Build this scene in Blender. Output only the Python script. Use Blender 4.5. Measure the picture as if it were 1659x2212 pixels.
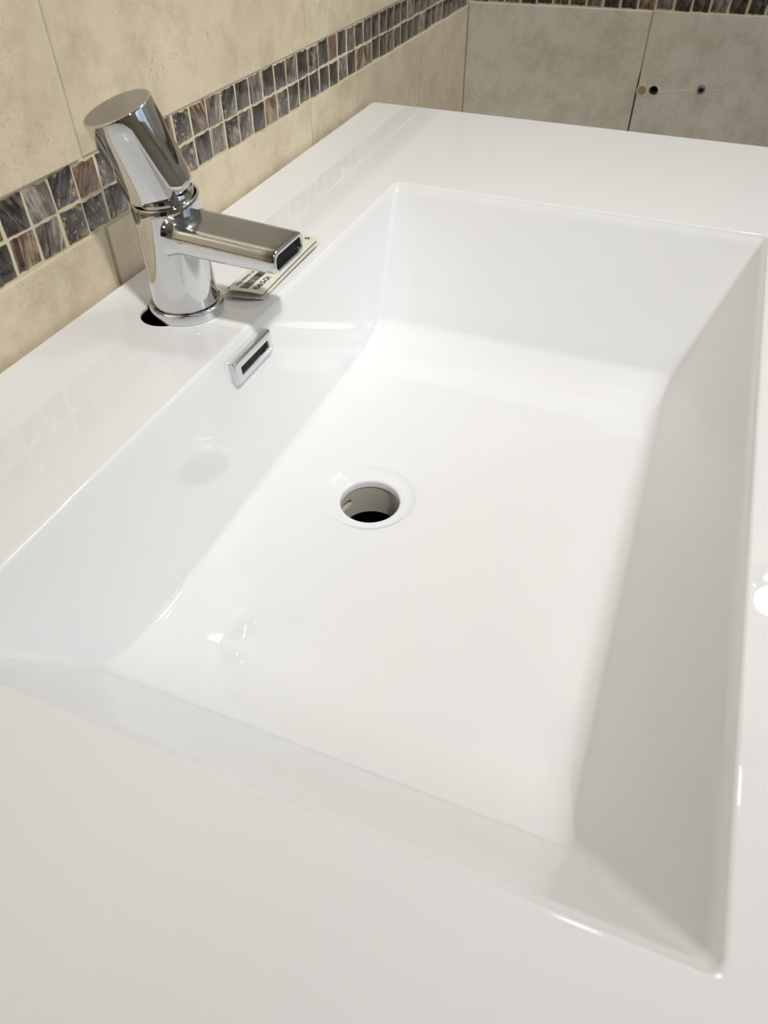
import bpy, bmesh, math, random
from mathutils import Vector, Matrix
from mathutils.geometry import delaunay_2d_cdt
random.seed(7)
C = bpy.context.scene
for o in list(bpy.data.objects): bpy.data.objects.remove(o)
S = 0.245            # one working unit in metres (camera height over the counter)
ZC = 0.85            # counter height above the floor
PI = math.pi
def V(x, y, z): return Vector((x*S, y*S, ZC + z*S))
FLOOR_Z = -ZC/S
CEIL_Z = 6.35
XN, XF = -6.5, 4.951          # near wall, end wall
YL, YR = 1.457, -6.0          # tiled wall, opposite wall

# ------------------------------------------------------------------ camera
FPX, PITCH, YAW, ROLL = 1570.1, 0.776416, 0.387319, -0.00760972
cp, sp, cy_, sy_ = math.cos(PITCH), math.sin(PITCH), math.cos(YAW), math.sin(YAW)
fwd = Vector((cp*cy_, cp*sy_, -sp)); right = Vector((sy_, -cy_, 0)); up = right.cross(fwd)
r2 = right*math.cos(ROLL) + up*math.sin(ROLL); u2 = -right*math.sin(ROLL) + up*math.cos(ROLL)
cam = bpy.data.objects.new('camera', bpy.data.cameras.new('camera')); C.collection.objects.link(cam)
M = Matrix((r2, u2, -fwd)).transposed().to_4x4(); M.translation = V(0, 0, 1)
cam.matrix_world = M
cam.data.sensor_fit = 'HORIZONTAL'; cam.data.sensor_width = 36; cam.data.lens = FPX/1659*36
cam.data.clip_start = 0.01
cam.data.dof.use_dof = True; cam.data.dof.focus_distance = 2.25*S; cam.data.dof.aperture_fstop = 15.0
C.camera = cam

# ------------------------------------------------------------------ world, lights, exposure
w = bpy.data.worlds.new('world'); C.world = w; w.use_nodes = True
w.node_tree.nodes['Background'].inputs[0].default_value = (.8, .85, 1, 1)
w.node_tree.nodes['Background'].inputs[1].default_value = .05
def area(name, loc, target, size, power, col, sizey=None, shape='DISK'):
    l = bpy.data.lights.new(name, 'AREA'); l.energy = power; l.color = col; l.shape = shape; l.size = size
    if sizey: l.size_y = sizey
    o = bpy.data.objects.new(name, l); C.collection.objects.link(o); o.location = loc
    o.rotation_euler = (Vector(target)-Vector(loc)).to_track_quat('-Z', 'Y').to_euler()
    return o
KEY = (-0.75, -2.45); FILL = (4.1, -3.3)
k_ = area('key_lamp', V(KEY[0], KEY[1], CEIL_Z-.2), V(1.85, .72, 0), .13, 3.55, (1, .985, .965)); k_.data.spread = math.radians(54)
area('added_fill_light', V(FILL[0], FILL[1], CEIL_Z-.2), V(FILL[0], FILL[1], 0), .30, 1.9, (.90, .95, 1))  # added fill light out of view, lifts the general level
WASH = (4.35, -.9)
w_ = area('added_wall_wash', V(WASH[0], WASH[1], CEIL_Z-.06), V(4.9, -.5, 1), .12, 2.3, (.95, .97, 1)); w_.data.spread = math.radians(100)  # added light out of view, brightens the upper end wall
area('daylight', V(2.9, YR+.12, 2.0), V(3.9, 0, .6), .9, 1.5, (.6, .76, 1), .8, 'RECTANGLE')
C.view_settings.view_transform = 'Standard'; C.view_settings.look = 'None'
C.view_settings.gamma = 1; C.view_settings.use_curve_mapping = False
C.view_settings.exposure = -0.57

# ------------------------------------------------------------------ materials
def mat(name, col, rough=.5, metal=0, ior=1.5, coat=0, spec=.5):
    m = bpy.data.materials.new(name); m.use_nodes = True
    b = m.node_tree.nodes['Principled BSDF']
    b.inputs['Base Color'].default_value = (*col, 1); b.inputs['Roughness'].default_value = rough
    b.inputs['Metallic'].default_value = metal; b.inputs['IOR'].default_value = ior
    b.inputs['Coat Weight'].default_value = coat; b.inputs['Specular IOR Level'].default_value = spec
    return m
def s2l(r, g, b):
    f = lambda c: ((c/255+.055)/1.055)**2.4 if c > 10 else c/255/12.92
    return (f(r), f(g), f(b))
def N(m, t, **k):
    n = m.node_tree.nodes.new(t)
    for a, v in k.items():
        if a in n.inputs.keys(): n.inputs[a].default_value = v
        else: setattr(n, a, v)
    return n
def L(m, a, b): m.node_tree.links.new(a, b)
def ramp(m, stops):
    r = m.node_tree.nodes.new('ShaderNodeValToRGB'); e = r.color_ramp.elements
    while len(e) < len(stops): e.new(.5)
    for i, (p, c) in enumerate(stops): e[i].position = p; e[i].color = (*c, 1)
    return r
def mixc(m, fac, a, b, mode='MIX'):
    n = m.node_tree.nodes.new('ShaderNodeMix'); n.data_type = 'RGBA'; n.blend_type = mode
    for s, v in ((n.inputs[0], fac), (n.inputs[6], a), (n.inputs[7], b)):
        if isinstance(v, bpy.types.NodeSocket): L(m, v, s)
        else: s.default_value = v if not isinstance(v, tuple) else (*v, 1)
    return n.outputs[2]

M_solid = mat('white_solid_surface', s2l(239, 240, 241), .012, ior=1.62)
M_chrome = mat('chrome', (.70, .71, .725), .03, 1)
M_chrome2 = mat('satin_chrome', (.70, .70, .70), .12, 1)
M_satin_dim = mat('satin_chrome_dim_reflection', (.36, .375, .40), .15, 1)  # satin top faces, colour darkened to imitate a dim reflection in the chrome
M_dark = mat('dark_plastic', (.006, .006, .007), .4)
M_darkgrey = mat('dark_grey_plastic', (.02, .022, .026), .45)
M_black = mat('black_void', (.0015, .0015, .0015), .9, spec=0)
M_sleeve = mat('grey_sleeve', s2l(196, 192, 182), .35)
M_paper = mat('paper', s2l(224, 222, 208), .6)
M_ink = mat('ink', (.012, .012, .012), .6)
M_grout = mat('grout', s2l(219, 212, 182), .85)
M_plaster = mat('plaster', s2l(226, 220, 208), .8)
M_ceiling = mat('ceiling_paint', s2l(205, 200, 190), .85)
M_floor = mat('floor_tile', s2l(150, 140, 125), .35)
M_door = mat('door_wood', s2l(74, 34, 28), .35)
M_frame = mat('frame_white', s2l(225, 222, 215), .5)
M_cab = mat('cabinet_lacquer', s2l(215, 212, 205), .25)
M_plug = mat('plug_beige', s2l(196, 160, 122), .7)
M_chip = mat('bare_tile_body', s2l(232, 226, 214), .8)
M_anchor = mat('grey_anchor', s2l(135, 137, 144), .3, .5)
M_chalk = mat('pencil_scratch', s2l(254, 252, 246), .8)
def emit(name, col, st):
    m = bpy.data.materials.new(name); m.use_nodes = True; nt = m.node_tree; nt.nodes.clear()
    e = nt.nodes.new('ShaderNodeEmission'); e.inputs[0].default_value = (*col, 1); e.inputs[1].default_value = st
    o = nt.nodes.new('ShaderNodeOutputMaterial'); nt.links.new(e.outputs[0], o.inputs[0]); return m
M_lamp = emit('lamp_diffuser', (1, .97, .92), 15)
M_bulb = emit('bulb_glow', (1, .90, .70), 10)
M_day = emit('frosted_daylight', (.72, .84, 1), 1.2)

# beige stone-look wall tile
M_tile = mat('beige_stone_tile', (.5, .5, .5), .32)
def build_tile(m):
    b = m.node_tree.nodes['Principled BSDF']
    tc = N(m, 'ShaderNodeNewGeometry'); oi = N(m, 'ShaderNodeObjectInfo')
    n1 = N(m, 'ShaderNodeTexNoise', Scale=7.0, Detail=6.0, Roughness=.6); L(m, tc.outputs['Position'], n1.inputs['Vector'])
    n2 = N(m, 'ShaderNodeTexNoise', Scale=32.0, Detail=8.0, Roughness=.7); L(m, tc.outputs['Position'], n2.inputs['Vector'])
    r1 = ramp(m, [(.30, s2l(210, 196, 168)), (.52, s2l(230, 216, 189)), (.72, s2l(238, 225, 201))]); L(m, n1.outputs[0], r1.inputs[0])
    r2_ = ramp(m, [(.35, s2l(178, 168, 150)), (.55, (1, 1, 1))]); L(m, n2.outputs[0], r2_.inputs[0])
    c = mixc(m, .30, r1.outputs[0], r2_.outputs[0], 'MULTIPLY')
    # rust specks clustered in places
    n3 = N(m, 'ShaderNodeTexNoise', Scale=480.0, Detail=3.0, Roughness=.6); L(m, tc.outputs['Position'], n3.inputs['Vector'])
    n4 = N(m, 'ShaderNodeTexNoise', Scale=11.0, Detail=3.0); L(m, tc.outputs['Position'], n4.inputs['Vector'])
    a = ramp(m, [(.575, (0, 0, 0)), (.72, (1, 1, 1))]); L(m, n3.outputs[0], a.inputs[0])
    d = ramp(m, [(.46, (0, 0, 0)), (.60, (.62, .62, .62))]); L(m, n4.outputs[0], d.inputs[0])
    f = mixc(m, 1.0, a.outputs[0], d.outputs[0], 'MULTIPLY')
    c = mixc(m, f, c, s2l(150, 116, 84))
    # sparse dark stains
    n5 = N(m, 'ShaderNodeTexNoise', Scale=45.0, Detail=5.0, Roughness=.75); L(m, tc.outputs['Position'], n5.inputs['Vector'])
    g = ramp(m, [(.62, (0, 0, 0)), (.78, (.55, .55, .55))]); L(m, n5.outputs[0], g.inputs[0])
    c = mixc(m, g.outputs[0], c, s2l(120, 112, 98))
    L(m, c, b.inputs['Base Color'])
    bp = N(m, 'ShaderNodeBump', Strength=.06, Distance=.002); L(m, n2.outputs[0], bp.inputs['Height']); L(m, bp.outputs[0], b.inputs['Normal'])
build_tile(M_tile)
M_tile_end = M_tile.copy(); M_tile_end.name = 'grey_beige_stone_tile'
for nd in M_tile_end.node_tree.nodes:
    if nd.type == 'VALTORGB' and abs(nd.color_ramp.elements[0].position-.575) < .001: nd.color_ramp.elements[1].color = (.25, .25, .25, 1)
    if nd.type == 'VALTORGB' and abs(nd.color_ramp.elements[0].position-.62) < .001: nd.color_ramp.elements[1].color = (.3, .3, .3, 1)
for nd in M_tile_end.node_tree.nodes:
    if nd.type == 'VALTORGB' and len(nd.color_ramp.elements) == 3:
        for e, c in zip(nd.color_ramp.elements, (s2l(232, 226, 213), s2l(243, 238, 226), s2l(249, 244, 235))): e.color = (*c, 1)

# streaky glass mosaic, one material per colour family; the object's random number turns and shifts the streaks
def mosaic_mat(name, dark, mid, light, vein, veins):
    m = mat(name, mid, .16, coat=.6)
    m.node_tree.nodes['Principled BSDF'].inputs['Coat Roughness'].default_value = .05
    b = m.node_tree.nodes['Principled BSDF']
    tc = N(m, 'ShaderNodeTexCoord'); oi = N(m, 'ShaderNodeObjectInfo')
    off = N(m, 'ShaderNodeVectorMath', operation='SCALE'); off.inputs[0].default_value = (7.3, 3.1, 9.7); L(m, oi.outputs['Random'], off.inputs['Scale'])
    ang = N(m, 'ShaderNodeMath', operation='MULTIPLY_ADD'); ang.inputs[1].default_value = 1.3; ang.inputs[2].default_value = -.75; L(m, oi.outputs['Random'], ang.inputs[0])
    rot = N(m, 'ShaderNodeVectorRotate', rotation_type='Y_AXIS'); L(m, tc.outputs['Object'], rot.inputs['Vector']); L(m, ang.outputs[0], rot.inputs['Angle'])
    sc = N(m, 'ShaderNodeVectorMath', operation='MULTIPLY'); sc.inputs[1].default_value = (210, 210, 30); L(m, rot.outputs[0], sc.inputs[0])
    ad = N(m, 'ShaderNodeVectorMath', operation='ADD'); L(m, sc.outputs[0], ad.inputs[0]); L(m, off.outputs[0], ad.inputs[1])
    n1 = N(m, 'ShaderNodeTexNoise', Scale=1.0, Detail=5.0, Roughness=.62, Distortion=.9); L(m, ad.outputs[0], n1.inputs['Vector'])
    r = ramp(m, [(.36, dark), (.50, mid), (.66, light)]); L(m, n1.outputs[0], r.inputs[0])
    c = r.outputs[0]
    sc2 = N(m, 'ShaderNodeVectorMath', operation='MULTIPLY'); sc2.inputs[1].default_value = (140, 140, 110); L(m, tc.outputs['Object'], sc2.inputs[0])
    ad2 = N(m, 'ShaderNodeVectorMath', operation='ADD'); L(m, sc2.outputs[0], ad2.inputs[0]); L(m, off.outputs[0], ad2.inputs[1])
    n2 = N(m, 'ShaderNodeTexNoise', Scale=1.0, Detail=2.0, Distortion=1.5); L(m, ad2.outputs[0], n2.inputs['Vector'])
    r2_ = ramp(m, [(.38, (.50, .50, .50)), (.62, (1.0, 1.0, 1.0))]); L(m, n2.outputs[0], r2_.inputs[0])
    c = mixc(m, .8, c, r2_.outputs[0], 'MULTIPLY')
    n3 = N(m, 'ShaderNodeTexNoise', Scale=1.1, Detail=5.0, Roughness=.65, Distortion=1.8); L(m, ad.outputs[0], n3.inputs['Vector'])
    v = ramp(m, [(.462, (0, 0, 0)), (.50, (1, 1, 1)), (.538, (0, 0, 0))]); L(m, n3.outputs[0], v.inputs[0])
    vf = mixc(m, 1.0, v.outputs[0], (veins, veins, veins), 'MULTIPLY')
    vm = ramp(m, [(.50, (0, 0, 0)), (.60, (1, 1, 1))]); L(m, n2.outputs[0], vm.inputs[0])
    vf = mixc(m, 1.0, vf, vm.outputs[0], 'MULTIPLY')
    c = mixc(m, vf, c, vein); L(m, c, b.inputs['Base Color'])
    bp = N(m, 'ShaderNodeBump', Strength=.5, Distance=.0006); L(m, n3.outputs[0], bp.inputs['Height']); L(m, bp.outputs[0], b.inputs['Normal'])
    return m
MOS = {
 'dark':  mosaic_mat('glass_dark', s2l(24, 21, 20), s2l(64, 56, 52), s2l(128, 118, 110), s2l(150, 130, 110), .25),
 'brown': mosaic_mat('glass_brown', s2l(70, 46, 36), s2l(132, 104, 84), s2l(196, 172, 146), s2l(90, 60, 48), .4),
 'grey':  mosaic_mat('glass_grey', s2l(66, 58, 54), s2l(132, 122, 112), s2l(204, 194, 180), s2l(60, 52, 50), .4),
 'vein':  mosaic_mat('glass_veined', s2l(26, 25, 26), s2l(86, 82, 82), s2l(142, 138, 134), s2l(232, 190, 138), 1.0),
}

# ------------------------------------------------------------------ helpers
def link(name, me, m, parent=None, label=None, cat=None, group=None, kind=None, smooth=None):
    if m is not None and not me.materials: me.materials.append(m)
    o = bpy.data.objects.new(name, me); C.collection.objects.link(o)
    if parent is not None: o.parent = parent
    for k, v in (('label', label), ('category', cat), ('group', group), ('kind', kind)):
        if v: o[k] = v
    return o
def empty(name, loc, label=None, cat=None, group=None, kind=None):
    o = bpy.data.objects.new(name, None); C.collection.objects.link(o); o.location = loc; o.empty_display_size = .02
    for k, v in (('label', label), ('category', cat), ('group', group), ('kind', kind)):
        if v: o[k] = v
    return o
def mesh(name, vs, fs, smooth=False, sharp=None):
    me = bpy.data.meshes.new(name); me.from_pydata([tuple(v) for v in vs], [], fs); me.update()
    if smooth:
        me.polygons.foreach_set('use_smooth', [True]*len(me.polygons))
        if sharp: me.set_sharp_from_angle(angle=math.radians(sharp))
    return me
def fixn(me):
    bm = bmesh.new(); bm.from_mesh(me); bmesh.ops.recalc_face_normals(bm, faces=bm.faces[:]); bm.to_mesh(me); bm.free(); return me
def local(me, origin):
    me.transform(Matrix.Translation(-Vector(origin))); return me
def box(name, a, b, m, parent=None, bev=0, **k):
    """box between two corners given in working units"""
    p, q = V(*a), V(*b); bm = bmesh.new(); bmesh.ops.create_cube(bm, size=1)
    c = (p+q)/2; d = q-p
    for v in bm.verts: v.co = Vector((v.co.x*abs(d.x), v.co.y*abs(d.y), v.co.z*abs(d.z)))
    if bev: bmesh.ops.bevel(bm, geom=bm.edges[:], offset=bev, segments=3, profile=.5, affect='EDGES')
    me = bpy.data.meshes.new(name); bm.to_mesh(me); bm.free()
    o = link(name, me, m, parent, **k)
    o.location = c - (parent.location if parent else Vector((0, 0, 0)))
    return o
def loft(loops, cap0=False, cap1=False, closed=True):
    n = len(loops[0]); vs = [v for l in loops for v in l]; fs = []
    for i in range(len(loops)-1):
        for j in range(n if closed else n-1):
            k = (j+1) % n; fs.append((i*n+j, i*n+k, (i+1)*n+k, (i+1)*n+j))
    if cap0: fs.append(tuple(range(n))[::-1])
    if cap1: fs.append(tuple((len(loops)-1)*n+j for j in range(n)))
    return vs, fs
def circ(c, r, n=64, ax=(0, 0, 1), ph=0):
    ax = Vector(ax).normalized(); a = Vector((1, 0, 0)) if abs(ax.x) < .9 else Vector((0, 1, 0)); a = (a-ax*a.dot(ax)).normalized(); b = ax.cross(a)
    return [Vector(c)+r*(math.cos(2*PI*i/n+ph)*a+math.sin(2*PI*i/n+ph)*b) for i in range(n)]
def lathe(name, prof, c, ax=(0, 0, 1), n=96, m=None, parent=None, cap0=True, cap1=True, sharp=50, **k):
    """prof: (radius, height) in working units along the axis from c"""
    ax = Vector(ax).normalized(); c = Vector(c)
    loops = [[V(*p) for p in circ(c+ax*h, r, n, ax)] for r, h in prof]
    vs, fs = loft(loops, cap0, cap1); me = fixn(mesh(name, vs, fs, True, sharp))
    org = parent.location if parent else V(*c)
    local(me, org); o = link(name, me, m, parent, **k)
    if not parent: o.location = org
    return o
def arcp(c0, c1, rx, rz, a0, a1, n=6):
    return [(c0+rx*math.cos(a0+(a1-a0)*i/n), c1+rz*math.sin(a0+(a1-a0)*i/n)) for i in range(n+1)]
def plate(outer, holes, fn, depth, bottom=True):
    """flat plate with holes: 2-D loops, fn(u, v, d) -> point, d = depth below the face"""
    pts, edges, loops = [], [], []
    for lp in [outer]+holes:
        s = len(pts); n = len(lp); pts += [Vector(p) for p in lp]
        edges += [(s+i, s+(i+1) % n) for i in range(n)]; loops.append(list(range(s, s+n)))
    vo, eo, fo, ov, _, _ = delaunay_2d_cdt(pts, edges, [], 1, 1e-7)
    back = {}
    for i, o in enumerate(ov):
        for q in o: back[q] = i
    def inside(p, lp):
        r = False; n = len(lp)
        for i in range(n):
            a, b = lp[i], lp[(i+1) % n]
            if (a[1] > p[1]) != (b[1] > p[1]) and p[0] < (b[0]-a[0])*(p[1]-a[1])/(b[1]-a[1])+a[0]: r = not r
        return r
    tris = []
    for f in fo:
        c = sum((vo[i] for i in f), Vector((0, 0)))/len(f)
        if inside(c, outer) and not any(inside(c, h) for h in holes): tris.append(tuple(f))
    n = len(vo); vs = [fn(p[0], p[1], 0) for p in vo]+[fn(p[0], p[1], depth) for p in vo]
    fs = list(tris)
    if bottom: fs += [tuple(i+n for i in reversed(f)) for f in tris]
    for lp in loops:
        k = len(lp)
        for i in range(k):
            a, b = back[lp[i]], back[lp[(i+1) % k]]
            fs.append((a, b, b+n, a+n))
    return vs, fs
def add(bm, vs, fs, smooth=False, mi=0):
    bv = [bm.verts.new(v) for v in vs]
    for f in fs:
        try: g = bm.faces.new([bv[i] for i in f]); g.smooth = smooth; g.material_index = mi
        except ValueError: pass
    return bv

# ------------------------------------------------------------------ room shell
wl = empty('wall_left', V(1, YL, 0), kind='structure')
we = empty('wall_back', V(XF, 0, 0), kind='structure')
REC = .006                      # grout lies this far behind the tile faces
def child_at(o, parent, loc): o.location = Vector(loc)-parent.location
box('plaster_core', (XN, YL+.03, FLOOR_Z), (XF+.6, YL+.6, CEIL_Z), M_plaster, wl)
box('grout', (XN, YL+REC, FLOOR_Z), (XF+.02, YL+.03, CEIL_Z), M_grout, wl)
box('wall_right', (XN, YR-.4, FLOOR_Z), (XF+.6, YR, CEIL_Z), M_plaster, kind='structure')
box('wall_front', (XN-.4, YR-.4, FLOOR_Z), (XN, YL+.6, CEIL_Z), M_plaster, kind='structure')
box('floor', (XN-.4, YR-.4, FLOOR_Z-.3), (XF+.6, YL+.6, FLOOR_Z), M_floor, kind='structure')
box('ceiling', (XN-.4, YR-.4, CEIL_Z), (XF+.6, YL+.6, CEIL_Z+.3), M_ceiling, kind='structure')

MID = lambda x: .2545-.0083*(x-1.2)           # centre line of the mosaic band on the left wall
MIDE = lambda y: .2385+.0155*(YL-y)           # and on the end wall
HB = .094
def tilemesh(name, pts, t, bev, fn, smooth=False):
    """closed outline pts (u,v), rounded front edge"""
    cu = sum(p[0] for p in pts)/len(pts); cv = sum(p[1] for p in pts)/len(pts)
    n = len(pts)
    def ins(d):
        out = []
        for i in range(n):
            p0, p, p1 = pts[i-1], pts[i], pts[(i+1) % n]
            e0 = Vector((p[0]-p0[0], p[1]-p0[1])).normalized(); e1 = Vector((p1[0]-p[0], p1[1]-p[1])).normalized()
            nn = Vector((-e0.y-e1.y, e0.x+e1.x)); nn = nn.normalized() if nn.length > 1e-6 else nn
            s = max(.5, nn.dot(Vector((-e0.y, e0.x)))) if nn.length > 0 else 1
            out.append((p[0]+nn.x*d/s, p[1]+nn.y*d/s))
        return out
    loops = [[fn(u, v, t) for u, v in pts], [fn(u, v, bev) for u, v in pts],
             [fn(u, v, bev*.3) for u, v in ins(bev*.3)], [fn(u, v, 0) for u, v in ins(bev)]]
    vs, fs = loft(loops, False, True)
    return fixn(mesh(name, vs, fs, smooth, 60))
# big tiles on the left wall (x to the right along the wall, so outline runs counter-clockwise seen from the room)
xj = [XN+.003, -5.0, -3.665, -2.36, -1.06, .245, 1.537, 2.836, 4.127, XF-.003]
rows = [(lambda x: FLOOR_Z, lambda x: -2.30), (lambda x: -2.288, lambda x: MID(x)-HB), (lambda x: MID(x)+HB, lambda x: 2.80), (lambda x: 2.812, lambda x: 5.25), (lambda x: 5.262, lambda x: CEIL_Z)]
G = .0065
for i in range(len(xj)-1):
    for j, (lo, hi) in enumerate(rows):
        a, b = xj[i]+G, xj[i+1]-G
        if i == 5 and j == 1: b -= .002
        if i == 6 and j == 1: a += .012
        if i == 5 and j == 2: b -= .006
        pr = random.uniform(-.0015, .0015) + (-.004 if (i, j) == (5, 2) else 0) + (-.002 if (i, j) == (6, 1) else 0)
        pts = [(a, lo(a)), (a, hi(a)), (b, hi(b)), (b, lo(b))][::-1]
        c = V((a+b)/2, YL, (lo(a)+hi(b))/2)
        me = tilemesh('wall_tile', pts, .02, .003, lambda u, v, d: V(u, YL+pr+d, v)-c)
        child_at(link('wall_tile', me, M_tile, wl), wl, c)

# mosaic tiles: a few hand-cut outlines shared by all
def mosaic_mesh(k, w, h, axis):
    rnd = random.Random(k*13+5); pts = []
    jit = .0026
    def edge(p, q, n, j, ns):
        for i in range(n):
            t = i/n; d = rnd.uniform(-j, j) if i else 0
            pts.append((p[0]+(q[0]-p[0])*t+ns[0]*d, p[1]+(q[1]-p[1])*t+ns[1]*d))
    cs = [(-w/2+rnd.uniform(-.002, .002), -h/2+rnd.uniform(-.003, .003)), (w/2+rnd.uniform(-.002, .002), -h/2+rnd.uniform(-.003, .003)),
          (w/2+rnd.uniform(-.002, .002), h/2+rnd.uniform(-.003, .003)), (-w/2+rnd.uniform(-.002, .002), h/2+rnd.uniform(-.003, .003))]
    edge(cs[0], cs[1], 6, jit*.9, (0, 1)); edge(cs[1], cs[2], 3, jit*.35, (1, 0)); edge(cs[2], cs[3], 6, jit*.9, (0, 1)); edge(cs[3], cs[0], 3, jit*.35, (1, 0))
    if axis == 'x': fn = lambda u, v, d: Vector((u*S, (d)*S, v*S))
    else: fn = lambda u, v, d: Vector((d*S, -u*S, v*S))
    return tilemesh('mosaic_tile', pts, .012, .0028, fn, True)
def pick():
    return random.choices(['dark', 'grey', 'brown', 'vein'], [.46, .22, .17, .15])[0]
mesh_cache = {}
def mosaic(axis, kind, parent, loc):
    k = random.randrange(7); key = (axis, kind, k)
    if key not in mesh_cache:
        me = mosaic_mesh(k, .0803, .0815, axis); me.materials.append(MOS[kind]); mesh_cache[key] = me
    o = bpy.data.objects.new('mosaic_tile', mesh_cache[key]); C.collection.objects.link(o); o.parent = parent
    child_at(o, parent, loc)
force_t = {0: 'dark', 1: 'grey', 2: 'vein', 3: 'brown', 4: 'vein', 5: 'dark', 6: 'vein', 7: 'brown', 8: 'vein', 9: 'brown', 10: 'grey', 11: 'vein', 12: 'dark', 13: 'grey', 14: 'dark'}
force_b = {-1: 'dark', 0: 'brown', 1: 'grey', 2: 'vein', 3: 'vein', 4: 'vein', 7: 'vein', 8: 'vein', 9: 'dark', 10: 'grey', 11: 'vein', 12: 'grey', 13: 'dark'}
P0, PT = 1.224, .0903
for i in range(-26, 42):
    x = P0+PT*(i+.5)
    if x > XF-.03: break
    for r, s in ((force_t, 1), (force_b, -1)):
        z = MID(x)+s*.0452
        far = i >= 12
        kd = r.get(i) or (random.choices(['dark', 'grey', 'brown', 'vein'], [.62, .16, .16, .06])[0] if far else pick())
        mosaic('x', kd, wl, V(x+random.uniform(-.0012, .0012), YL+.0035+random.uniform(-.0012, .0012), z+random.uniform(-.001, .001)))
for i in range(0, 36):
    y = .403+.0935*11-.0935*(i+.5)
    if y > YL-.03: continue
    for s in (1, -1):
        mosaic('y', random.choices(['dark', 'grey', 'brown'], [.6, .24, .16])[0], we, V(XF+.0035, y+random.uniform(-.001, .001), MIDE(y)+s*.0452))

# end wall: core with drill holes and an ungrouted joint, tiles with the holes
HOLES = [(.392, -.222, .030), (.315, -.217, .030)]
ANCH = (.059, -.185)
def c2(cy, cz, r, n=28, drip=0):
    return [(cy+r*math.cos(2*PI*i/n), cz+r*math.sin(2*PI*i/n)-(drip*max(0, -math.sin(2*PI*i/n))**6)) for i in range(n)]
fe = lambda off: (lambda u, v, d: V(XF+off+d, u, v))
slot = [(.4045, -1.2), (.4145, -1.2), (.4145, -.20), (.411, -.12), (.4075, -.12), (.4045, -.20)]
vs, fs = plate([(YR, FLOOR_Z), (YL+.02, FLOOR_Z), (YL+.02, CEIL_Z), (YR, CEIL_Z)],
               [slot, c2(*HOLES[1][:2], .0285)], fe(REC), .35)
me = fixn(mesh('grout', vs, fs)); o = link('grout', local(me, we.location), M_grout, we)
box('void_backing', (XF+REC+.30, YR, FLOOR_Z), (XF+.7, YL, CEIL_Z), M_black, we)
yj = [YL-.003, .4095, -.92, -2.22, -3.52, -4.82, YR+.003]
for i in range(len(yj)-1):
    for j, (lo, hi) in enumerate([(lambda y: FLOOR_Z, lambda y: -2.30), (lambda y: -2.288, lambda y: MIDE(y)-HB+.001), (lambda y: MIDE(y)+HB, lambda y: 2.8), (lambda y: 2.812, lambda y: 5.25), (lambda y: 5.262, lambda y: CEIL_Z)]):
        b, a = yj[i]-G*(.75 if i else 0), yj[i+1]+G*.75      # a < b
        pr = -.003 if j == 1 else 0
        if i == 1 and j == 1:
            vs, fs = plate([(a, lo(a)), (b, lo(b)), (b, hi(b)), (a, hi(a))],
                           [c2(HOLES[0][0]-.0125, HOLES[0][1], .0255, 28, .0), c2(*HOLES[1][:2], .0275, 28, .016), c2(*ANCH, .021, 24)],
                           lambda u, v, d: V(XF+pr+d, u, v), .02)
            me = fixn(mesh('wall_tile', vs, fs)); ob = link('wall_tile', local(me, we.location), M_tile_end, we)
            continue
        c = V(XF, (a+b)/2, (lo(a)+hi(b))/2)
        me = tilemesh('wall_tile', [(a, lo(a)), (b, lo(b)), (b, hi(b)), (a, hi(a))], .02, .003, lambda u, v, d: V(XF+pr+d, u, v)-c)
        child_at(link('wall_tile', me, M_tile_end, we), we, c)
# chipped bare rims round the drill holes
for cy, cz, r, drip in ((HOLES[1][0], HOLES[1][1], .0275, .016), (HOLES[0][0]-.0125, HOLES[0][1], .0255, 0)):
    out = [(cy+(r+.004+.003*random.random())*math.cos(t), cz+(r+.004+.003*random.random())*math.sin(t)-drip*max(0, -math.sin(t))**4) for t in [2*PI*k/28 for k in range(28)]]
    vs, fs = plate(out, [c2(cy, cz, r-.002, 28, 0)], lambda u, v, d: V(XF-.0042+d, u, v), .004)
    link('chipped_rim', local(fixn(mesh('chipped_rim', vs, fs)), we.location), M_chip, we)
# faint scratch line through the holes
pl = [(.284, -.2235), (.284, -.2195), (.08, -.1895), (-.12, -.176), (-.12, -.1775), (.08, -.1925)]
vs, fs = plate(pl[::-1], [], lambda u, v, d: V(XF-.0036+d, u, v), .0006)
link('scratch_line', local(fixn(mesh('scratch_line', vs, fs)), we.location), M_chalk, we)
# filler plug
lathe('hole_plug', [(.0245, 0), (.0245, -.012), (.021, -.014), (.0001, -.0135)], (XF+.012, HOLES[0][0]-.0125, HOLES[0][1]), (1, 0, 0), 32, M_plug, None, True, False,
      label='round beige filler plug in the tile hole right against the open joint', cat='plug')
# grey anchor with a screw recess, sagging out of its hole
an = empty('wall_anchor', V(XF, *ANCH), 'small grey wall anchor poking out of the end wall tile, right of the holes', 'anchor')
axa = (-1, -.10, -.22)
lathe('collar', [(.019, -.03), (.019, .012), (.0175, .016), (.0125, .017), (.011, .006), (.010, -.012)], (XF, *ANCH), axa, 32, M_anchor, an, True, True)
lathe('screw_head', [(.0085, -.012), (.0085, .006), (.006, .010), (.0035, .010), (.0025, .004)], (XF, ANCH[0]+.002, ANCH[1]-.001), axa, 20, M_darkgrey, an)

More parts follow.
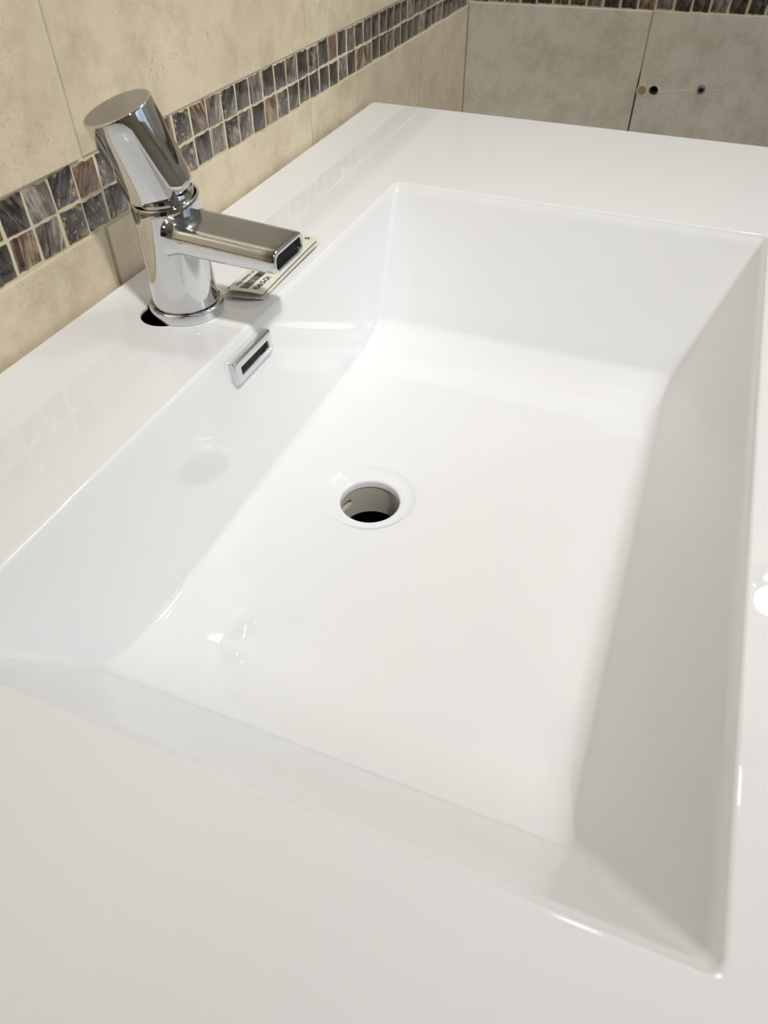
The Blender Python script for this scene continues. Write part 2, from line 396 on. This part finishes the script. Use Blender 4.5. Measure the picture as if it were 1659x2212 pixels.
# opposite side of the room, seen only in reflections
dr = empty('door_1', V(XN, -1.9, FLOOR_Z), kind='structure')
box('door_leaf', (XN+.02, -3.7, FLOOR_Z), (XN+.16, -.4, FLOOR_Z+8.2), M_door, dr, .004)
box('door_frame', (XN, -.4, FLOOR_Z), (XN+.2, -.1, FLOOR_Z+8.5), M_frame, dr)
box('door_frame', (XN, -4.0, FLOOR_Z), (XN+.2, -3.7, FLOOR_Z+8.5), M_frame, dr)
box('door_frame', (XN, -3.7, FLOOR_Z+8.2), (XN+.2, -.4, FLOOR_Z+8.5), M_frame, dr)
win = empty('window_1', V(2.9, YR, .2), kind='structure')
box('frosted_pane', (1.2, YR+.01, .3), (4.6, YR+.04, 3.7), M_day, win)
for a, b in (((1.0, .1), (1.2, 3.9)), ((4.6, .1), (4.8, 3.9)), ((1.2, .1), (4.6, .3)), ((1.2, 3.7), (4.6, 3.9)), ((2.85, .3), (2.95, 3.7))):
    box('window_frame', (a[0], YR, a[1]), (b[0], YR+.12, b[1]), M_frame, win)

# lamps; the second ceiling light and the spotlight are added helpers
for nm, (lx, ly), lab, q in (('ceiling_light', KEY, 'round white ceiling light behind the photographer, on the side away from the mosaic', .5), ('ceiling_light', FILL, 'round white fill light added out of view near the end wall', 1)):
    t = empty(nm, V(lx, ly, CEIL_Z), lab, 'lamp')
    lathe('housing', [(.72*q, 0), (.72*q, -.14), (.68*q, -.16), (.66*q, -.16), (.66*q, -.10)], (lx, ly, CEIL_Z), (0, 0, 1), 48, M_frame, t, True, False)
    lathe('diffuser', [(.655*q, -.11), (.655*q, -.13), (.3*q, -.135), (.001, -.135)], (lx, ly, CEIL_Z), (0, 0, 1), 48, M_lamp, t, False, False)
t = empty('added_spot_lamp', V(WASH[0], WASH[1], CEIL_Z), 'small white recessed spotlight added out of view to brighten the end wall', 'lamp')
lathe('bezel', [(.40, 0), (.40, -.03), (.36, -.04), (.28, -.04), (.26, -.01)], (WASH[0], WASH[1], CEIL_Z), (0, 0, 1), 40, M_frame, t, True, False)
lathe('lens', [(.265, -.015), (.001, -.02)], (WASH[0], WASH[1], CEIL_Z), (0, 0, 1), 40, M_lamp, t, False, False)
t = empty('wall_lamp', V(XF, -1.535, 3.75), 'small warm globe lamp high on the end wall', 'lamp')
lathe('wall_plate', [(.16, 0), (.16, .04), (.14, .06), (.03, .07), (.03, .16)], (XF-.005, -1.535, 3.75), (-1, 0, 0), 40, M_chrome2, t, True, True)
lathe('glass_globe', [(.03, .14)]+[(.125*math.sin(PI*k/14), .265-.125*math.cos(PI*k/14)) for k in range(1, 14)]+[(.002, .39)], (XF-.005, -1.535, 3.75), (-1, 0, 0), 32, M_bulb, t, True, True)

# ------------------------------------------------------------------ vanity top with its basin
X0, X1, Y0, Y1 = .3615, 2.552, -.280, .982     # rim: near, far, front, back (along the mosaic wall)
CX0, CX1, CY0, CY1 = -.53, 3.438, -.60, YL-.012
HC, HR = (1.448, 1.226), .0745                  # faucet hole
DC, DR = (1.441, .633), .0885                  # drain
DEP, DH = .445, .492                           # depth at the foot of the walls, at the drain
NCOR, NX, NY = 10, 44, 28
def rrect(x0, x1, y0, y1, r):
    """same topology for every call; counter-clockwise from the (x1, y0) corner"""
    out = []
    def corner(cx, cy, a0):
        for i in range(NCOR+1):
            a = a0+PI/2*i/NCOR; out.append((cx+r*math.cos(a), cy+r*math.sin(a)))
    def side(p, q, n):
        for i in range(1, n):
            t = i/n; out.append((p[0]+(q[0]-p[0])*t, p[1]+(q[1]-p[1])*t))
    corner(x1-r, y0+r, -PI/2); side((x1, y0+r), (x1, y1-r), NY)
    corner(x1-r, y1-r, 0);     side((x1-r, y1), (x0+r, y1), NX)
    corner(x0+r, y1-r, PI/2);  side((x0, y1-r), (x0, y0+r), NY)
    corner(x0+r, y0+r, PI);    side((x0+r, y0), (x1-r, y0), NX)
    return out
class Side:
    def __init__(s, k, t):
        s.k = k; s.phi = PI/2-math.atan(k); s.t = t; s.R = t/math.tan(s.phi/2); s.d0 = DEP-t*math.sin(s.phi); s.i0 = k*s.d0
    def at_angle(s, d):       # inset at depth d
        if d <= s.d0: return s.k*d
        c = (s.R-(DEP-d))/s.R                     # cos of the slope angle
        return s.k*DEP+s.t-s.R*math.sin(math.acos(max(-1, min(1, c))))
class Kinked:
    '''flat sloping end wall, a tight crease, then a long shallow sweep down to the floor'''
    def __init__(s, k):
        q = lambda a, b, c, n: [((1-t)**2*a[0]+2*t*(1-t)*b[0]+t*t*c[0], (1-t)**2*a[1]+2*t*(1-t)*b[1]+t*t*c[1]) for t in [i/n for i in range(n+1)]]
        i1 = k*.398
        s.p = [(0, 0), (k*.2, .2)]+q((k*.386, .386), (i1, .398), (i1+.016, .4055), 8)+q((i1+.016, .4055), (i1+.095, .4435), (i1+.185, DEP+1e-5), 24)[1:]
    def at_angle(s, d):
        for (a, b), (c, e) in zip(s.p, s.p[1:]):
            if d <= e+1e-9: return a+(c-a)*(d-b)/(e-b) if e > b else c
        return s.p[-1][0]
far_, near_, back_, front_ = Kinked(.685), Kinked(.64), Side(.10, .018), Side(.40, .036)
EB = .010                                        # softened rim edge
def rim_loop(e, z): return [V(x, y, z) for x, y in rrect(X0-e, X1+e, Y0-e, Y1+e, .020+e)]
loops = [rim_loop(EB*(1-math.sin(a)), -EB*(1-math.cos(a))) for a in [PI/2*k/5 for k in range(0, 6)]]
loops = loops[:5]
depths = [EB*1.1, .03, .08, .16, .24, .30, .34, .362, .375] + [.384+.0022*k for k in range(0, 11)] + [DEP-.036*(1-k/22)**2.0 for k in range(0, 23)]
for d in depths:
    f = (d/DEP); r = .018+.014*f + (.016*max(0, (d-.38)/.065)**2)
    loops.append([V(x, y, -d) for x, y in rrect(X0+near_.at_angle(d), X1-far_.at_angle(d), Y0+front_.at_angle(d), Y1-back_.at_angle(d), r)])
base2 = rrect(X0+near_.at_angle(DEP), X1-far_.at_angle(DEP), Y0+front_.at_angle(DEP), Y1-back_.at_angle(DEP), .048)
angs = [math.atan2(y-DC[1], x-DC[0]) for x, y in base2]
DISH = .140
for k in range(1, 19):
    t = k/18
    z = -(DEP+(DH-.014-DEP)*(t*t*(1.6-.6*t)))
    loops.append([V(x*(1-t)+(DC[0]+DISH*math.cos(a))*t, y*(1-t)+(DC[1]+DISH*math.sin(a))*t, z) for (x, y), a in zip(base2, angs)])
for r, z in ((.137, -(DH-.0125)), (.132, -(DH-.009)), (.122, -(DH-.003)), (.110, -(DH)), (.098, -(DH+.003)), (DR+.004, -(DH+.005)), (DR+.001, -(DH+.008)), (DR, -(DH+.012)), (DR, -(DH+.030))):
    loops.append([V(DC[0]+r*math.cos(a), DC[1]+r*math.sin(a), z) for a in angs])
top = empty('washbasin', V(1.45, .45, 0), 'glossy white vanity top with one large rectangular sunken basin', 'sink')
vs, fs = loft(loops)
bm = bmesh.new(); add(bm, vs, fs, True)
rim2 = rrect(X0-EB, X1+EB, Y0-EB, Y1+EB, .020+EB)
er = .010
def orect(e, r=.02): return [(CX0+e+r*(1-math.cos(a))*0+(0), 0) for a in (0,)]
outer = []
for cx, cy, a0 in ((CX1-er-.02, CY0+er+.02, -PI/2), (CX1-er-.02, CY1-er-.02, 0), (CX0+er+.02, CY1-er-.02, PI/2), (CX0+er+.02, CY0+er+.02, PI)):
    outer += [(cx+.02*math.cos(a0+PI/2*i/6), cy+.02*math.sin(a0+PI/2*i/6)) for i in range(7)]
hole = [(HC[0]+HR*math.cos(2*PI*i/56), HC[1]+HR*math.sin(2*PI*i/56)) for i in range(56)]
def topface():
    pts, edges = [], []
    for lp in (outer, rim2, hole):
        s = len(pts); n = len(lp); pts += [Vector(p) for p in lp]; edges += [(s+i, s+(i+1) % n) for i in range(n)]
    vo, eo, fo, *_ = delaunay_2d_cdt(pts, edges, [], 1, 1e-7)
    out = []
    for f in fo:
        c = sum((vo[i] for i in f), Vector((0, 0)))/len(f)
        if (X0-EB < c.x < X1+EB and Y0-EB < c.y < Y1+EB) and not _outside_rr(c): continue
        if (c-Vector(HC)).length < HR*.999: continue
        out.append(tuple(f))
    return vo, out
def _outside_rr(c):
    r = .020+EB; x0, x1, y0, y1 = X0-EB+r, X1+EB-r, Y0-EB+r, Y1+EB-r
    dx = max(x0-c.x, 0, c.x-x1); dy = max(y0-c.y, 0, c.y-y1)
    return math.hypot(dx, dy) > r*.9999
vo, tf = topface()
add(bm, [V(p[0], p[1], 0) for p in vo], tf, False)
# faucet hole walls, softened outer edge, underside
hl = [[V(HC[0]+r*math.cos(2*PI*i/56), HC[1]+r*math.sin(2*PI*i/56), z) for i in range(56)] for r, z in ((HR, 0), (HR-.002, -.002), (HR-.003, -.006), (HR-.001, -.012))]
v_, f_ = loft(hl); add(bm, v_, f_, True)
oc = (sum(p[0] for p in outer)/len(outer), sum(p[1] for p in outer)/len(outer))
def grow(e, z):
    out = []
    for i, p in enumerate(outer):
        k = i//7; cx, cy, a0 = ((CX1-er-.02, CY0+er+.02, -PI/2), (CX1-er-.02, CY1-er-.02, 0), (CX0+er+.02, CY1-er-.02, PI/2), (CX0+er+.02, CY0+er+.02, PI))[k]
        a = a0+PI/2*(i % 7)/6; out.append(V(cx+(.02+e)*math.cos(a), cy+(.02+e)*math.sin(a), z))
    return out
ol = [grow(er*math.sin(a), -er*(1-math.cos(a))) for a in [PI/2*k/5 for k in range(6)]]+[grow(er, -.06), grow(-.1, -.06)]
v_, f_ = loft(ol); add(bm, v_, f_, True)
bmesh.ops.remove_doubles(bm, verts=bm.verts[:], dist=1e-6)
bmesh.ops.recalc_face_normals(bm, faces=bm.faces[:])
me = bpy.data.meshes.new('basin_top'); bm.to_mesh(me); bm.free()
if sum(p.normal.z*p.area for p in me.polygons) < 0: me.flip_normals()
link('basin_top', local(me, top.location), M_solid, top)

# drain sleeve with its overflow slot, dark pipe below
n, H = 256, 72; r0, zt, zb = DR+.004, -(DH+.030), -(DH+.140)
vs = []
for j in range(H+1):
    z = zt+(zb-zt)*j/H
    for i in range(n):
        a = 2*PI*i/n; da = (math.degrees(a)-84+180) % 360-180; zz = (z-(zt+zb)/2-.008+.0)/.013
        inside = abs(da) < 23 and abs(zz) < math.sqrt(max(0, 1-(max(0, abs(da)-14)/9)**2))
        rr = r0+(.016 if inside else 0); vs.append(V(DC[0]+rr*math.cos(a), DC[1]+rr*math.sin(a), z))
fs = [(j*n+i, j*n+(i+1) % n, (j+1)*n+(i+1) % n, (j+1)*n+i) for j in range(H) for i in range(n)]
me = mesh('drain_sleeve', vs, fs, True, 40); me.flip_normals()
link('drain_sleeve', local(me, top.location), M_sleeve, top)
lathe('drain_pipe', [(r0+.03, zb), (r0-.004, zb-.001), (r0-.004, zb-.5), (.001, zb-.5)], (*DC, 0), (0, 0, 1), 64, M_black, top, False, False)

lathe('hole_lining', [(HR+.001, -.0115), (HR+.001, -.4), (.001, -.4)], (HC[0], HC[1], 0), (0, 0, 1), 56, M_black, top, False, False)

# chrome overflow cover on the back wall of the basin
def ow(x, z, p): return V(x, .982+.1*z-p, z+.1*p)
def rr2(x0, x1, z0, z1, r, n=5):
    out = []
    for cx, cz, a0 in ((x1-r, z0+r, -PI/2), (x1-r, z1-r, 0), (x0+r, z1-r, PI/2), (x0+r, z0+r, PI)):
        out += [(cx+r*math.cos(a0+PI/2*i/n), cz+r*math.sin(a0+PI/2*i/n)) for i in range(n+1)]
    return out
ox0, ox1, oz0, oz1 = 1.337, 1.533, -.104, -.040
lp = [[ow(x, z, -.002) for x, z in rr2(ox0, ox1, oz0, oz1, .006)]]
for e, p in ((0, .012), (.001, .0165), (.0035, .019), (.006, .0197)): lp.append([ow(x, z, p) for x, z in rr2(ox0+e, ox1-e, oz0+e, oz1-e, max(.0025, .006-e*.5))])
sx0, sx1, sz0, sz1 = 1.362, 1.510, -.086, -.062
for e, p in ((0, .0195), (-.001, .018), (-.001, .004)): lp.append([ow(x, z, p) for x, z in rr2(sx0-e, sx1+e, sz0-e, sz1+e, .002)])
vs, fs = loft(lp)
ov = link('overflow_cover', local(fixn(mesh('overflow_cover', vs, fs, True, 35)), top.location), M_chrome, top, label='chrome rectangular overflow cover')
vs, fs = loft([[ow(x, z, .005) for x, z in rr2(sx0-.003, sx1+.003, sz0-.003, sz1+.003, .002)], [ow(x, z, .0045) for x, z in rr2(sx0, sx1, sz0, sz1, .002)]], False, True)
g = link('slot_insert', local(mesh('slot_insert', vs, fs), top.location), M_darkgrey, ov, label='black plastic grid inside the slot')
bmx = bmesh.new()
for k in range(11):
    for q in range(2):
        cxx = sx0+.010+k*.0128; czz = sz0+.007+q*.010
        c = ow(cxx, czz, .007); bmesh.ops.create_uvsphere(bmx, u_segments=8, v_segments=5, radius=.0016*S, matrix=Matrix.Translation(c))
c = ow(sx0+.008, sz0+.011, .007); bmesh.ops.create_uvsphere(bmx, u_segments=14, v_segments=8, radius=.0042*S, matrix=Matrix.Translation(c))
me = bpy.data.meshes.new('insert_studs'); bmx.to_mesh(me); bmx.free()
link('insert_studs', local(me, top.location), mat('grey_studs', (.09, .09, .1), .4), ov)

# ------------------------------------------------------------------ vanity cabinet under the top
cb = empty('vanity_cabinet', V(1.45, .4, FLOOR_Z), 'white vanity cabinet underneath the basin top', 'cabinet')
zb_ = FLOOR_Z+.4; zt_ = -.061
box('side_panel', (CX0+.05, CY0+.08, zb_), (CX0+.12, CY1-.03, zt_), M_cab, cb)
box('side_panel', (CX1-.12, CY0+.08, zb_), (CX1-.05, CY1-.03, zt_), M_cab, cb)
box('back_panel', (CX0+.12, CY1-.10, zb_), (CX1-.12, CY1-.03, zt_), M_dark, cb)
box('bottom_panel', (CX0+.12, CY0+.08, zb_), (CX1-.12, CY1-.10, zb_+.07), M_cab, cb)
box('plinth', (CX0+.2, CY0+.3, FLOOR_Z), (CX1-.2, CY1-.2, zb_), M_cab, cb)
for k in range(2):
    a = CX0+.05+k*(CX1-CX0-.1)/2; b = a+(CX1-CX0-.1)/2
    d = box('door', (a+.008, CY0+.01, zb_+.01), (b-.008, CY0+.075, zt_-.02), M_cab, cb, .0015)

# ------------------------------------------------------------------ faucet
FX, FY = 1.488, 1.185
fa = empty('faucet', V(FX, FY, 0), 'chrome single-lever basin faucet on the white top beside the mosaic wall', 'faucet')
lathe('base_ring', [(.0975, 0.0), (.0992, .002), (.0997, .006), (.0997, .021), (.0985, .026), (.0955, .0290), (.092, .0300), (.0895, .0285), (.0890, .024)], (FX, FY, 0), (0, 0, 1), 128, M_chrome, fa, True, True, 30)
# body, its top cut slightly oblique, hollow above
def body_loop(r, z, tilt=0, n=128):
    return [V(FX+r*math.cos(2*PI*i/n), FY+r*math.sin(2*PI*i/n), z+tilt*r*(math.cos(2*PI*i/n)-.4*math.sin(2*PI*i/n))) for i in range(n)]
TL = .10
bl = [body_loop(.084, .022), body_loop(.0866, .024), body_loop(.0875, .030), body_loop(.0868, .036)]
for k in range(9): bl.append(body_loop(.0866-.0014*k/8, .04+.245*k/8, TL*(k/8)))
for a in [PI/2*k/5 for k in range(1, 6)]: bl.append(body_loop(.0852-.0035*(1-math.cos(a)), .3015+.0035*math.sin(a), TL))
bl += [body_loop(.0795, .3045, TL), body_loop(.0780, .3015, TL), body_loop(.0775, .26, TL)]
vs, fs = loft(bl, False, True)
link('body', local(fixn(mesh('body', vs, fs, True, 35)), fa.location), M_chrome, fa)
# lever: tilted cylinder with a flat top, cartridge neck below
AX = Vector((-.218, .223, 1)).normalized(); HB0 = Vector((FX+.012, FY+.014, .3115))
LN, RH = .202, .0850
prof = [(RH-.010, .004), (RH-.006, .0)]+[(RH-.006+.006*math.sin(a), .006-.006*math.cos(a)) for a in [PI/2*k/4 for k in range(1, 5)]]+[(RH, .03), (RH, LN-.03)]
prof += [(RH-.0045+.0045*math.cos(a), LN-.0045+.0045*math.sin(a)) for a in [PI/2*k/5 for k in range(0, 6)]]+[(RH-.012, LN), (.001, LN)]
lv = lathe('lever', prof, HB0, AX, 128, M_chrome, fa, True, True, 40)
lv.data.materials.append(M_satin_dim)
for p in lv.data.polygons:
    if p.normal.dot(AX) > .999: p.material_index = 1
lathe('cartridge_neck', [(.0745, -.05), (.0745, .004), (.074, .006), (.073, .012)], (FX, FY, .305), (-.08, .08, 1), 96, M_chrome, fa, True, True, 40)
# spout: flat rounded bar running out over the basin
def sec(y, xc, zc, w, h, r, n=8):
    out = []
    for cx, cz, a0 in ((xc+w/2-r, zc-h/2+r, -PI/2), (xc+w/2-r, zc+h/2-r, 0), (xc-w/2+r, zc+h/2-r, PI/2), (xc-w/2+r, zc-h/2+r, PI)):
        out += [V(cx+r*math.cos(a0+PI/2*i/n), y, cz+r*math.sin(a0+PI/2*i/n)) for i in range(n+1)]
    return out
XS = 1.473
sl = []
def spz(y): t = (1.10-y)/(1.10-.835); return .2375-.0160*t    # centre height
for k in range(16):
    t = 1-k/15; y = 1.085+.045*t
    f = t**2.4
    sl.append(sec(y, XS-.012, spz(min(y, 1.10))+.004*f, .155+.020*f, .069+.022*f, .026+.006*f))
for y in (1.05, 1.0, .94, .88, .850): sl.append(sec(y, XS-.012*min(1, (y-.835)/.26), spz(y), .155, .059+.010*min(1, (y-.835)/.26), .026))
yt = .8445
for e, q in ((.0004, .0045), (.0018, .0018), (.0045, 0), (.0105, 0), (.0118, .001), (.0126, .003), (.0126, .022)):
    sl.append(sec(yt-.004+q, XS, spz(.835), .155-2*e, .059-2*e, max(.006, .026-e)))
vs, fs = loft(sl, True, False)
sp_ = link('spout', local(fixn(mesh('spout', vs, fs, True, 40)), fa.location), M_chrome, fa)
sp_.data.materials.append(M_satin_dim)
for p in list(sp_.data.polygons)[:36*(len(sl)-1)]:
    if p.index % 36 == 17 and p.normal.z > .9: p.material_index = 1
# aerator: dark rectangular grille
bma = bmesh.new(); zc = spz(.835); aw, ah = .128, .035
def bar(x0, x1, z0, z1, y0, y1):
    p, q = V(x0, y0, z0), V(x1, y1, z1); c = (p+q)/2; d = q-p
    bmesh.ops.create_cube(bma, size=1, matrix=Matrix.Translation(c) @ Matrix.Diagonal((abs(d.x), abs(d.y), abs(d.z), 1)))
for k in range(21):
    x = XS-aw/2+aw*k/20; bar(x-.0007, x+.0007, zc-ah/2, zc+ah/2, yt+.006, yt+.010)
for k in range(6):
    z = zc-ah/2+ah*k/5; bar(XS-aw/2, XS+aw/2, z-.0007, z+.0007, yt+.006, yt+.010)
me = bpy.data.meshes.new('aerator_grille'); bma.to_mesh(me); bma.free()
link('aerator_grille', local(me, fa.location), M_darkgrey, sp_, label='black grille in the spout mouth')
vs, fs = loft([sec(yt+.015, XS, zc, aw+.006, ah+.006, .006), sec(yt+.0148, XS, zc, aw+.004, ah+.004, .005)], False, True)
link('aerator_back', local(mesh('aerator_back', vs, fs), fa.location), M_black, sp_)

# ------------------------------------------------------------------ paper tag under the spout
tg = empty('paper_tag', V(1.8, 1.09, 0), 'small folded white paper tag with a barcode, lying under the faucet spout', 'tag')
Q = [(1.577, 1.118), (1.606, 1.016), (1.966, 1.013), (1.976, 1.108)]     # near-back, near-front, far-front, far-back
def tagp(u, v, lift=0):
    """u along the tag from the near end, v from the front edge (0) to the back edge (1)"""
    a = Vector(Q[1]).lerp(Vector(Q[2]), u); b = Vector(Q[0]).lerp(Vector(Q[3]), u); p = a.lerp(b, v)
    front = (1-v)**2.0; near = (1-u)**2.0
    z = .010+.030*(.25+.75*u)*v*0+.012*near*v*(1-v)*4*.6+.014+.006*u-.008*front*near
    return Vector((p.x-.010*near*(1-abs(2*v-1)**2), p.y, z+lift))
def tagl(u, v):
    p = tagp(u, v); near = (1-u)**1.5
    return Vector((p.x-.004, p.y-.003*(1-v), max(.0022, p.z-.012-.006*near*math.sin(PI*(1-v))**1)))
def sheet(fn, th, nu=24, nv=12):
    vs = [V(*fn(i/nu, j/nv)) for i in range(nu+1) for j in range(nv+1)]; n = len(vs)
    vs += [v-Vector((0, 0, th*S)) for v in vs]; fs = []
    idx = lambda i, j: i*(nv+1)+j
    for i in range(nu):
        for j in range(nv):
            f = (idx(i, j), idx(i+1, j), idx(i+1, j+1), idx(i, j+1)); fs += [f, tuple(q+n for q in reversed(f))]
    ring = [idx(i, 0) for i in range(nu)]+[idx(nu, j) for j in range(nv)]+[idx(i, nv) for i in range(nu, 0, -1)]+[idx(0, j) for j in range(nv, 0, -1)]
    for k in range(len(ring)):
        a, b = ring[k], ring[(k+1) % len(ring)]; fs.append((a, a+n, b+n, b))
    return fixn(mesh('sheet', vs, fs, True, 40))
link('top_sheet', local(sheet(tagp, .0018), tg.location), M_paper, tg)
link('bottom_sheet', local(sheet(tagl, .0018), tg.location), M_paper, tg)
def print_text(s, u0, v0, hgt, name, width=None, bold=0):
    """lettering on the tag: baseline starts at (u0, v0), runs along u; hgt = letter height in v"""
    cu = bpy.data.curves.new('t', 'FONT'); cu.body = s; cu.size = 1; cu.resolution_u = 3; cu.offset = bold
    ob = bpy.data.objects.new('t', cu); C.collection.objects.link(ob); bpy.context.view_layer.update()
    me = bpy.data.meshes.new_from_object(ob.evaluated_get(bpy.context.evaluated_depsgraph_get()))
    bpy.data.objects.remove(ob)
    xs = [v.co.x for v in me.vertices]; mx = max(xs)
    k = (width/mx) if width else hgt*.28/.72*.9
    for v in me.vertices:
        u = u0+v.co.x*k; q = v0+v.co.y*hgt/.72
        v.co = V(*tagp(u, q, .0009))
    link(name, local(me, tg.location), M_ink, tg)
print_text('AQUABRASS LA', .07, .74, .10, 'printed_line', .235, .008)
print_text('F54015-CH', .045, .16, .14, 'printed_code', .20, .022)
print_text('S', .925, .24, .17, 'printed_letter', .035, .022)
rb = random.Random(3); vs = []; fs = []; u = .035
while u < .44:
    wd = rb.choice([.003, .003, .006, .009]); b_ = len(vs); 
    for uu, vv in ((u, .40), (u+wd, .40), (u+wd, .62), (u, .62)): vs.append(V(*tagp(uu, vv, .0009)))
    fs.append((b_, b_+1, b_+2, b_+3)); u += wd+rb.choice([.003, .0045, .006])
link('barcode', local(mesh('barcode', vs, fs), tg.location), M_ink, tg)
p = tagp(.025, .93); lathe('tie_hole', [(.0028, .001), (.0028, .0016)], (p.x, p.y, p.z), (0, 0, 1), 16, M_ink, tg)
